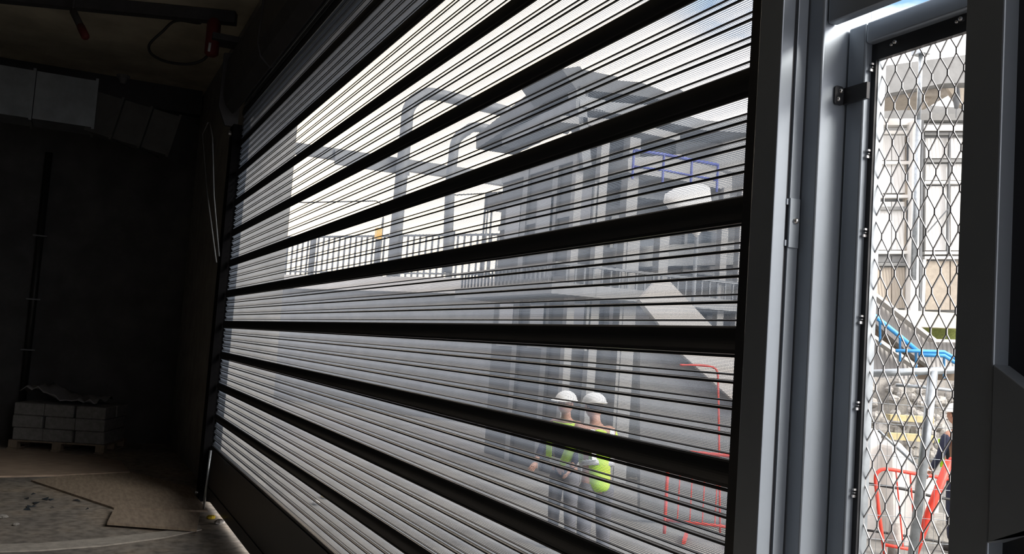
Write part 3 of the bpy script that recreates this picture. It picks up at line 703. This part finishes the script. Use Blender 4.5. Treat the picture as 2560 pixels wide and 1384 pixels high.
# ---------- workers
def person(name, loc, face, height, label, vest='full', trous=GREYT, lean=0., arm=(0.1, 0.1), sleeve=None, cross=False):
    """standing adult, built facing local -y then turned; lean = forward bend of the trunk"""
    root = empty(name, loc, label, 'person'); s = height/1.78
    Rz = Matrix.Rotation(face, 3, 'Z')
    def T(v): return Vector(loc)+Rz @ (Vector(v)*s)
    hip = Vector((0, 0, .93)); 
    def tr(v):               # trunk point with lean about hip
        d = Vector(v)-hip; Rx = Matrix.Rotation(lean, 3, 'X'); return hip+Rx @ d
    J = dict(pel=hip, ab=tr((0, .0, 1.12)), ch=tr((0, .01, 1.32)), nk=tr((0, .01, 1.48)), hd=tr((0, -.01, 1.60)))
    def skin(nm, verts, edges, rad, m, parent, sub=2, root_i=0):
        me = bpy.data.meshes.new(nm); me.from_pydata([tuple(T(v)) for v in verts], edges, []); me.materials.append(m)
        o = bpy.data.objects.new(nm, me); COL.objects.link(o)
        md = o.modifiers.new('skin', 'SKIN'); md.use_smooth_shade = True
        for i, r in enumerate(rad):
            sv = me.skin_vertices[0].data[i]; sv.radius = (r[0]*s, r[1]*s) if isinstance(r, tuple) else (r*s, r*s); sv.use_root = (i == root_i)
        o.modifiers.new('sub', 'SUBSURF').levels = sub; o.modifiers['sub'].render_levels = sub
        return kid(o, parent)
    V = [J['pel'], J['ab'], J['ch'], J['nk'], J['hd']]; E_ = [(0, 1), (1, 2), (2, 3), (3, 4)]; Rr = [(.15, .11), (.135, .10), (.155, .115), .055, .06]
    for sg in (-1, 1):
        b0 = len(V); V += [Vector((.10*sg, 0, .86)), Vector((.11*sg, -.02, .50)), Vector((.115*sg, .01, .10)), Vector((.12*sg, -.13, .04))]
        E_ += [(0, b0), (b0, b0+1), (b0+1, b0+2), (b0+2, b0+3)]; Rr += [.085, .06, .042, .036]
        a = arm[0 if sg < 0 else 1]; sh_ = tr((.19*sg, .01, 1.43)); el = sh_+Vector((.05*sg, -.27*math.sin(a), -.29*math.cos(a))); wr = el+Vector((-.02*sg, -.25*math.sin(a+.5), -.25*math.cos(a+.5)))
        b1 = len(V); V += [sh_, el, wr]; E_ += [(2, b1), (b1, b1+1), (b1+1, b1+2)]; Rr += [.058, .042, .03]
        # hand: palm and five fingers, each a short chain
        d = (wr-el).normalized(); side = Vector((sg*.3, -1, 0)).normalized(); side = (side-d*side.dot(d)).normalized(); cu = d.cross(side)
        hv = [wr, wr+d*.08]; he = [(0, 1)]; hr = [(.026, .018), (.036, .016)]
        for fi, (o_, ln) in enumerate(((-.03, .07), (-.01, .08), (.01, .075), (.03, .06))):
            n0 = len(hv); hv += [wr+d*.085+side*o_, wr+d*(.085+ln*.5)+side*o_+cu*.008, wr+d*(.085+ln*.9)+side*o_+cu*.03]; he += [(1, n0), (n0, n0+1), (n0+1, n0+2)]; hr += [.0095, .0085, .0075]
        n0 = len(hv); hv += [wr+d*.03-side*.035, wr+d*.065-side*.055+cu*.01]; he += [(0, n0), (n0, n0+1)]; hr += [.011, .009]
        skin('hand', hv, he, hr, SKIN, root, 1)
        # sleeve over the arm
        skin('sleeve', [sh_, el, wr+(el-wr)*.12], [(0, 1), (1, 2)], [.075, .054, .04], sleeve or NAVY, root, 1)
        # trouser leg, boot
        skin('trouser_leg', [Vector((.09*sg, 0, .93)), Vector((.105*sg, -.02, .50)), Vector((.115*sg, .01, .12))], [(0, 1), (1, 2)], [(.115, .115), .082, .065], trous, root, 1)
        skin('boot', [Vector((.115*sg, .02, .13)), Vector((.117*sg, .02, .06)), Vector((.122*sg, -.15, .045))], [(0, 1), (1, 2)], [.058, .062, .045], BOOT, root, 1)
    skin('body', V, E_, Rr, SKIN, root, 2)
    skin('jacket', [hip+Vector((0, 0, -.14)), hip+Vector((0, 0, -.02)), J['ab'], J['ch'], tr((0, .01, 1.44))], [(0, 1), (1, 2), (2, 3), (3, 4)], [(.165, .13), (.175, .135), (.175, .135), (.205, .15), (.12, .09)], NAVY if vest == 'braces' else HIVIS, root, 2)
    # head
    hc = tr((0, -.015, 1.655)); Rm = Rz @ Matrix.Rotation(lean*.6, 3, 'X')
    vs, fs = ball(T(hc), .112*s, (.78, .92, 1.08), 16, 12, rot=Rm); hd = mkobj('head', vs, fs, SKIN, root, True)
    def feat(nm, o_, r, sc, m, par): vs, fs = ball(T(hc)+Rm @ (Vector(o_)*s), r*s, sc, 8, 6, rot=Rm); return mkobj(nm, vs, fs, m, par, True)
    feat('nose', (0, -.108, -.015), .018, (.7, 1, 1.2), SKIN, hd)
    for sg in (-1, 1): feat('eye', (.034*sg, -.092, .012), .011, (1.2, .6, .7), HAIR, hd); feat('ear', (.088*sg, .0, -.005), .026, (.4, .8, 1.2), SKIN, hd)
    feat('mouth', (0, -.094, -.055), .02, (1.2, .4, .3), REDP, hd); feat('hair', (0, .02, .015), .112, (.82, .90, .95), HAIR, root)
    # helmet: dome and brim
    vs, fs = ball((0, 0, 0), .135*s, (.92, 1.08, .85), 18, 12); vs = [v if v.z > -.005 else Vector((v.x, v.y, -.005)) for v in vs]
    hm_c = T(hc)+Rm @ (Vector((0, .008, .035))*s); vs = [hm_c+Rm @ v for v in vs]; hm = mkobj('helmet', vs, fs, HELM, root, True)
    bp_ = [hm_c+Rm @ Vector((.15*s*math.cos(a), (-.045-.155*math.sin(a))*s if math.sin(a) > 0 else -.045*s-.18*s*math.sin(a), 0)) for a in [k*math.pi/10 for k in range(20)]]
    MB().prism(bp_, (0, 0, .008)).make('brim', HELM, hm)
    # tape bands / braces
    def ring(zc, rx, ry, hgt, m, nm):
        vs = []; n = 24
        for k in range(n):
            a = 2*math.pi*k/n
            for r_, z_ in ((1, zc-hgt/2), (1.05, zc-hgt/2), (1.05, zc+hgt/2), (1, zc+hgt/2)): vs.append(T(tr((rx*r_*math.cos(a), ry*r_*math.sin(a)+.005, z_))))
        fs = [(k*4+i, ((k+1) % n)*4+i, ((k+1) % n)*4+(i+1) % 4, k*4+(i+1) % 4) for k in range(n) for i in range(4)]
        return mkobj(nm, vs, fs, m, root, True)
    if vest == 'full':
        ring(1.08, .178, .142, .055, REFL, 'reflective_band')
        for sg in (-1, 1):
            MB().bar(T(tr((.10*sg, .15, 1.10))), T(tr((.11*sg, .155, 1.40))), .05*s, .012*s, Rz @ Vector((0, 1, 0))).make('reflective_stripe', REFL, root)
            MB().bar(T(tr((.10*sg, -.15, 1.10))), T(tr((.11*sg, -.14, 1.40))), .05*s, .012*s, Rz @ Vector((0, 1, 0))).make('reflective_stripe', REFL, root)
    else:
        ring(1.00, .185, .148, .09, REFL, 'grey_belt')
        for sg in (-1, 1):
            for yy in (.16, -.16): MB().bar(T(tr((.16*sg*.9, yy*.85, 1.02))), T(tr((.12*sg, yy, 1.36))), .07*s, .014*s, Rz @ Vector((0, 1, 0))).make('hi_vis_stripe', HIVIS, root)
        ring(1.40, .155, .118, .09, HIVIS, 'hi_vis_collar')
    return root
wB = P(1478, 1432, Z=0); wA = P(1400, 1369, Z=0)
def fdirang(px, extra=0):     # facing away from the viewer along the ray
    r = ray(px, 692); return math.atan2(r.y, r.x)+math.pi/2+extra
person('person', (wB.x, wB.y, 0), fdirang(1478, .45), 1.76, 'person in hi-vis yellow jacket and white helmet, right of the pair', lean=.22, arm=(.5, .4), sleeve=HIVIS)
person('person', (wA.x, wA.y, 0), fdirang(1402, 2.6), 1.71, 'person in dark jacket with yellow straps and white helmet, left of the pair', vest='braces', lean=.1, arm=(.3, .2))
wC = P(2392, 1395, Z=0)
d3 = P(2402, 1180, D=12.1)
person('person', (d3.x, d3.y, 0), fdirang(2390, .9), 1.84, 'person in navy clothes with yellow straps and white helmet, seen through the mesh gate', vest='braces', trous=NAVY, lean=.12, arm=(.6, .2), sleeve=NAVY)

# ---------- barriers
def barrier(p0, p1, h, name, label, m=REDB):
    p0 = Vector(p0); p1 = Vector(p1); d = (p1-p0); L_ = d.length; d.normalize(); t = empty(name, p0, label, 'barrier', None)
    r = .13; z = up3
    MB().tube(smooth([p0+z*.06, p0+z*(h-r), p0+z*(h-.04)+d*.04, p0+z*h+d*r, p1+z*h-d*r, p1+z*(h-.04)-d*.04, p1+z*(h-r), p1+z*.06], 4), .021, 8).make('frame', m, t, True)
    MB().tube([p0+z*.22, p1+z*.22], .018, 6).make('lower_rail', m, t, True)
    n_ = int(L_/.13)
    for i in range(1, n_): MB().tube([p0+d*(L_*i/n_)+z*.22, p0+d*(L_*i/n_)+z*h], .008, 5).make('upright', m, t)
    side = d.cross(z)
    for q in (p0+d*.25, p1-d*.25): MB().bar(q-side*.28+z*.03, q+side*.28+z*.03, .04, .04).make('foot', m, t)
    return t
def thinbar(pix, D, r, name, m, label, cat='rail', sm=True):
    pts = [P(x, y, D=D) for x, y in pix]; o = MB().tube(smooth(pts, 4) if sm and len(pts) > 2 else pts, r, 8).make(name, m, None, True); return tag(o, label, cat)
bg_ = empty('red_barrier', P(2215, 1384, Z=0), 'red pedestrian barrier behind the mesh gate', 'barrier')
MB().tube(smooth([P(x, y, D=11.3) for x, y in ((2212, 1385), (2200, 1300), (2193, 1240), (2189, 1195), (2196, 1178), (2218, 1172), (2280, 1182), (2345, 1192), (2420, 1205))], 4), .021, 8).make('frame', REDB, bg_, True)
MB().tube([P(x, y, D=11.3) for x, y in ((2207, 1360), (2290, 1375))], .020, 8).make('lower_rail', REDB, bg_, True)
MB().tube([P(x, y, D=11.3) for x, y in ((2240, 1178), (2258, 1368))], .009, 6).make('upright', REDB, bg_); MB().tube([P(x, y, D=11.3) for x, y in ((2275, 1182), (2290, 1372))], .009, 6).make('upright', REDB, bg_)
bg2 = empty('red_barrier', P(2290, 1384, Z=0), 'thick red leaning barrier leg crossing in front of the person in navy', 'barrier')
MB().tube([P(2374, 1150, D=9.6), P(2330, 1262, D=9.6), P(2280, 1400, D=9.6)], .042, 8).make('leg', REDB, bg2, True)
MB().tube([P(2374, 1150, D=9.6), P(2430, 1165, D=9.6)], .035, 8).make('top_rail', REDB, bg2, True)
a1 = P(1660, 1345, Z=0); a2 = P(1880, 1370, Z=0)
barrier((a1.x, a1.y, 0), (a2.x, a2.y, 0), 1.05, 'red_barrier', 'red barrier standing low behind the right end of the shutter')
# black cross rails behind barrier
thinbar([(2150, 1205), (2260, 1222), (2330, 1240), (2420, 1255)], 11.8, .017, 'dark_rail', CABLE, 'thin dark rail behind the red barrier', sm=False)
thinbar([(2150, 1322), (2240, 1335), (2330, 1350), (2420, 1368)], 11.9, .015, 'dark_rail', CABLE, 'low thin dark rail near the feet of the red barrier', sm=False)

# ---------- galvanised scaffold fence behind the gate
gf = empty('galvanised_rail', P(2170, 932, D=8), 'thick galvanised rail with slanting post behind the mesh gate', 'rail')
MB().tube([P(2120, 935, D=8), P(2440, 922, D=8)], .032, 10).make('rail', GALV, gf, True)
MB().tube([P(2333, 925, D=8), P(2312, 1120, D=8), P(2278, 1420, D=8)], .040, 10).make('post', GALV, gf, True)
MB().tube([P(2405, 1270, D=8), P(2392, 1420, D=8)], .040, 10).make('post', GALV, gf, True)
MB().tube([P(x, y, D=8.1) for x, y in ((2240, 962), (2300, 966), (2350, 972), (2420, 980))], .014, 8).make('thin_tube', GALV, gf, True)
MB().tube([P(x, y, D=8.1) for x, y in ((2196, 1075), (2225, 1102), (2320, 1190))], .012, 8).make('brace', GALV, gf, True)
wf = empty('wire_fence', P(2170, 1100, D=7.6), 'thin wire mesh fence panel behind the mesh gate', 'fence')
mb = MB()
for i in range(11): mb.tube([P(2150+i*24, 940, D=8.6), P(2140+i*24, 1400, D=8.6)], .0022, 4)
mb.make('vertical_wires', GALV, wf)
for y0 in (1010, 1060, 1140, 1215, 1290, 1350): MB().tube([P(2130, y0-8, D=8.6), P(2420, y0+14, D=8.6)], .0026, 4).make('wire', GALV, wf)

# ---------- white bundles, stones and timbers on the ground
def bundle(pix, D, th, label, name='sheeted_bundle', m=SACK, cat='bundle'):
    o = dpoly(pix, D, th, name, m, None); bevel(o, .06, 3); return tag(o, label, cat)
bundle([(2160, 1090), (2178, 1068), (2205, 1078), (2212, 1130), (2225, 1200), (2220, 1400), (2130, 1400), (2140, 1200)], 12.6, .5, 'white sheeted bundle at the left edge of the mesh')
bundle([(2225, 1110), (2250, 1102), (2290, 1145), (2300, 1190), (2295, 1395), (2232, 1395), (2226, 1200)], 12.3, .4, 'white sheeted bundle in the middle behind the red barrier')
bundle([(2306, 1185), (2335, 1170), (2352, 1240), (2345, 1400), (2312, 1400)], 13.1, .3, 'white sheeted bundle right of the galvanised post')
bundle([(2312, 1300), (2390, 1290), (2400, 1400), (2305, 1400)], 12.6, .4, 'pale heap under the leaning red leg', name='rubble_heap', m=STONE, cat='heap')
q = P(2238, 1322, D=11.5)
o = MB().tube([(q.x, q.y, 0.0), (q.x, q.y, q.z+.08)], .075, 12).make('bollard_stub', STONE, None, True); tag(o, 'short stubby brown bollard near the barrier foot', 'bollard')
for k, (y0, y1) in enumerate(((1042, 1050), (1088, 1098))):
    o = dpoly([(2226, y0-6), (2335, y0), (2335, y1+8), (2226, y1)], 15-k*.4, .2, 'timber', TIMBER, None); tag(o, ('upper' if k == 0 else 'lower')+' yellowish timber beam lying on the stones', 'timber')
random.seed(3)
# bank of stones as individual stones
bank = empty('stone_bank', P(2280, 1040, D=16), 'sloping bank of grey rubble stones below the stairs', 'stones')
for i in range(95):
    px = random.uniform(2140, 2430); py = random.uniform(955, 1140); D_ = 16.2-(py-955)*.008
    q = P(px, py, D=D_); r = random.uniform(.07, .14)
    vs, fs = ball(q, r, (1, random.uniform(.7, 1.1), random.uniform(.6, 1)), 7, 5, jitter=.15); mkobj('stone', vs, fs, STONE, bank)
dpoly([(2100, 940), (2460, 955), (2460, 1180), (2100, 1165)], 16.3, .3, 'bank_core', STONE, bank)

# ---------- stairs with ribbed flanks and blue handrail
sr = empty('concrete_stair', P(2250, 850, D=19), 'outdoor stair with grey ribbed flanks going down to the right', 'stair')
dpoly([(2120, 690), (2188, 742), (2262, 800), (2330, 852), (2420, 852), (2420, 930), (2345, 930), (2262, 872), (2188, 808), (2120, 750)], 19.5, .3, 'upper_flank', CORRG, sr)
MB().bar(P(2120, 688, D=19.3), P(2332, 851, D=19.3), .30, .06).make('upper_coping', LIGHTC, sr); MB().bar(P(2330, 851, D=19.3), P(2430, 853, D=19.3), .3, .06).make('upper_coping', LIGHTC, sr)
dpoly([(2100, 800), (2180, 838), (2225, 872), (2290, 925), (2290, 960), (2100, 960)], 18.6, .3, 'lower_flank', CORRG, sr)
MB().bar(P(2120, 800, D=18.4), P(2285, 915, D=18.4), .28, .06).make('lower_coping', LIGHTC, sr)
dpoly([(2160, 780), (2400, 930), (2400, 960), (2100, 960), (2100, 780)], 19.9, .1, 'stair_core', mat('dark_brown', (.20, .16, .12), .9), sr)  # core slab behind the flanks in one flat brown
bh = empty('blue_handrail', P(2280, 870, D=17), 'bright blue tubular handrail on the outdoor stair', 'handrail')
MB().tube([P(x, y, D=17.6) for x, y in ((2150, 762), (2190, 792), (2240, 832), (2294, 877))], .045, 8).make('sloping_rail', BLUEP, bh, True)
MB().tube([P(x, y, D=17.5) for x, y in ((2240, 876), (2300, 877), (2360, 879), (2385, 893), (2430, 910))], .032, 8).make('upper_rail', BLUEP, bh, True)
MB().tube([P(x, y, D=17.5) for x, y in ((2298, 886), (2360, 888), (2384, 903), (2430, 925))], .040, 8).make('lower_rail', BLUEP, bh, True)
for px, py in ((2200, 800), (2250, 842), (2290, 878), (2360, 884)):
    MB().tube([P(px, py, D=17.55), P(px, py+60, D=17.9)], .022, 6).make('baluster', BLUEP, bh)
# ---------- cream retaining wall and mossy strip
o = dpoly([(2180, 770), (2440, 785), (2440, 822), (2180, 812)], 24.5, .5, 'cream_wall', CREAM, None); tag(o, 'cream rendered low wall below the panelled building', 'wall')
o = dpoly([(2260, 812), (2440, 818), (2440, 870), (2260, 870)], 25.2, .5, 'planted_strip', LEAF, None); tag(o, 'green-brown planted strip under the cream wall', 'planting')

# ---------- panelled building behind the gate
DB = 27.0
pb = empty('panelled_building', P(2300, 700, D=DB), 'white and beige panelled building with overhanging roof behind the mesh gate', 'building')
def bp(pix, dd, th, name, m, par=None): return dpoly(pix, DB-dd, th, name, m, par or pb)
def rectp(x0, x1, y0, y1, sl=.06): return [(x0, y0), (x1, y0+(x1-x0)*sl), (x1, y1+(x1-x0)*sl), (x0, y1)]
bp([(2150, 250), (2480, 275), (2480, 900), (2120, 880)], -.6, .5, 'back_wall', GREYC)
# roof overhang (tapering), soffit
bp([(2150, 172), (2206, 165), (2480, 128), (2480, 205), (2360, 208), (2206, 236), (2150, 240)], 2.5, .5, 'roof_fascia', GREYC)
bp([(2150, 240), (2206, 236), (2360, 208), (2372, 238), (2300, 240), (2206, 246), (2150, 250)], 2.0, 1.5, 'roof_soffit', BEIGE)
bp([(2310, 238), (2335, 238), (2300, 278)], 1.8, .2, 'bracket', BEIGE)
bp([(2360, 208), (2480, 196), (2480, 300), (2400, 262)], 1.5, .2, 'roof_return', BEIGE)
bp(rectp(2298, 2480, 284, 300, .0), .2, .4, 'cornice', GREYC); bp(rectp(2298, 2480, 312, 326, .0), .2, .3, 'cornice', WHITEP)
bp(rectp(2200, 2290, 296, 312, .0), .1, .4, 'cornice', WHITEP)
# pilasters
for x0, x1, m in ((2282, 2302, WHITEP), (2304, 2310, GREYM)):
    bp([(x0, 300), (x1, 300), (x1-6, 780), (x0-6, 780)], .35, .4, 'pilaster', m)
# left bay panels
rowsL = [(338, 400, CORRW), (412, 482, CORRW), (504, 624, CORRW), (640, 655, GREYC), (668, 770, CORRB)]
for y0, y1, m in rowsL:
    for x0, x1 in ((2178, 2228), (2230, 2262)):
        bp(rectp(x0, x1, y0, y1, .0), .0, .12, 'panel', m)
for y0 in (326, 402, 486, 516, 626, 656): bp(rectp(2178, 2284, y0, y0+8, .0), .12, .2, 'ledge', (GREYC, WHITEP)[(y0//2) % 2])
bp([(2266, 340), (2280, 340), (2276, 625), (2262, 625)], .05, .2, 'window_reveal', BEIGE)
for y0 in (344, 500): bp(rectp(2282-14, 2282-6, y0, y0+110, .0), .1, .1, 'pane', GLASS)
# right bay panels
rowsR = [(345, 395, CORRW), (410, 450, CORRW), (465, 625, CORRW), (652, 774, BEIGE)]
for y0, y1, m in rowsR:
    for x0, x1 in ((2314, 2374), (2377, 2420), (2423, 2470)):
        bp(rectp(x0, x1, y0, y1, .0), .0, .12, 'panel', m)
for y0 in (330, 398, 452, 628, 640): bp(rectp(2312, 2480, y0, y0+7, .0), .12, .2, 'ledge', (WHITEP, GREYC)[(y0//2) % 2])
bp([(2374, 330), (2378, 330), (2372, 640), (2368, 640)], .14, .1, 'mullion', GREYM)
bp([(2308, 648), (2316, 648), (2312, 778), (2304, 778)], .3, .2, 'pilaster', WHITEP)
# brace lines
MB().tube([P(2310, 590, D=DB-.3), P(2372, 520, D=DB-.3)], .02, 5).make('diagonal_brace', GREYM, pb)
# lamp column in front
lc = empty('lamp_column', P(2302, 800, D=20), 'slim pale lamp column rising in front of the panelled building', 'lamp post')
MB().tube([P(2303, 110, D=20), P(2296, 300, D=20)], .045, 8).make('pole', GALV, lc, True)
MB().tube([P(2296, 300, D=20), P(2283, 700, D=20)], .06, 8).make('lower_pole', GALV, lc, True)
q = P(2303, 118, D=20); MB().box((q.x-.15, q.y-.12, q.z-.16), (q.x+.15, q.y+.12, q.z+.1)).make('lamp_head', GALV, lc)
fl = pb
q = P(2392, 238, D=DB-1.9); MB().tube([q+up3*.2, q-up3*.12, q-up3*.35], [.06, .10, .05], 10).make('flood_lamp', GREYM, fl, True); MB().tube([q-up3*.35, q-up3*.6], .012, 5).make('lamp_stem', GREYM, fl)

# ---------- litter and marks in front of the shutter
for k, (px, py, r, m, lab) in enumerate(((815, 1238, .09, YEL, 'crumpled yellow rag on the paving behind the low slats'), (790, 1254, .06, SACK, 'small white scrap beside the yellow rag'))):
    q = P(px, py, Z=.03); vs, fs = ball((q.x, q.y, .03), r, (1.4, .8, .4), 10, 6, jitter=.12); o = mkobj('rag', vs, fs, m); tag(o, lab, 'litter')
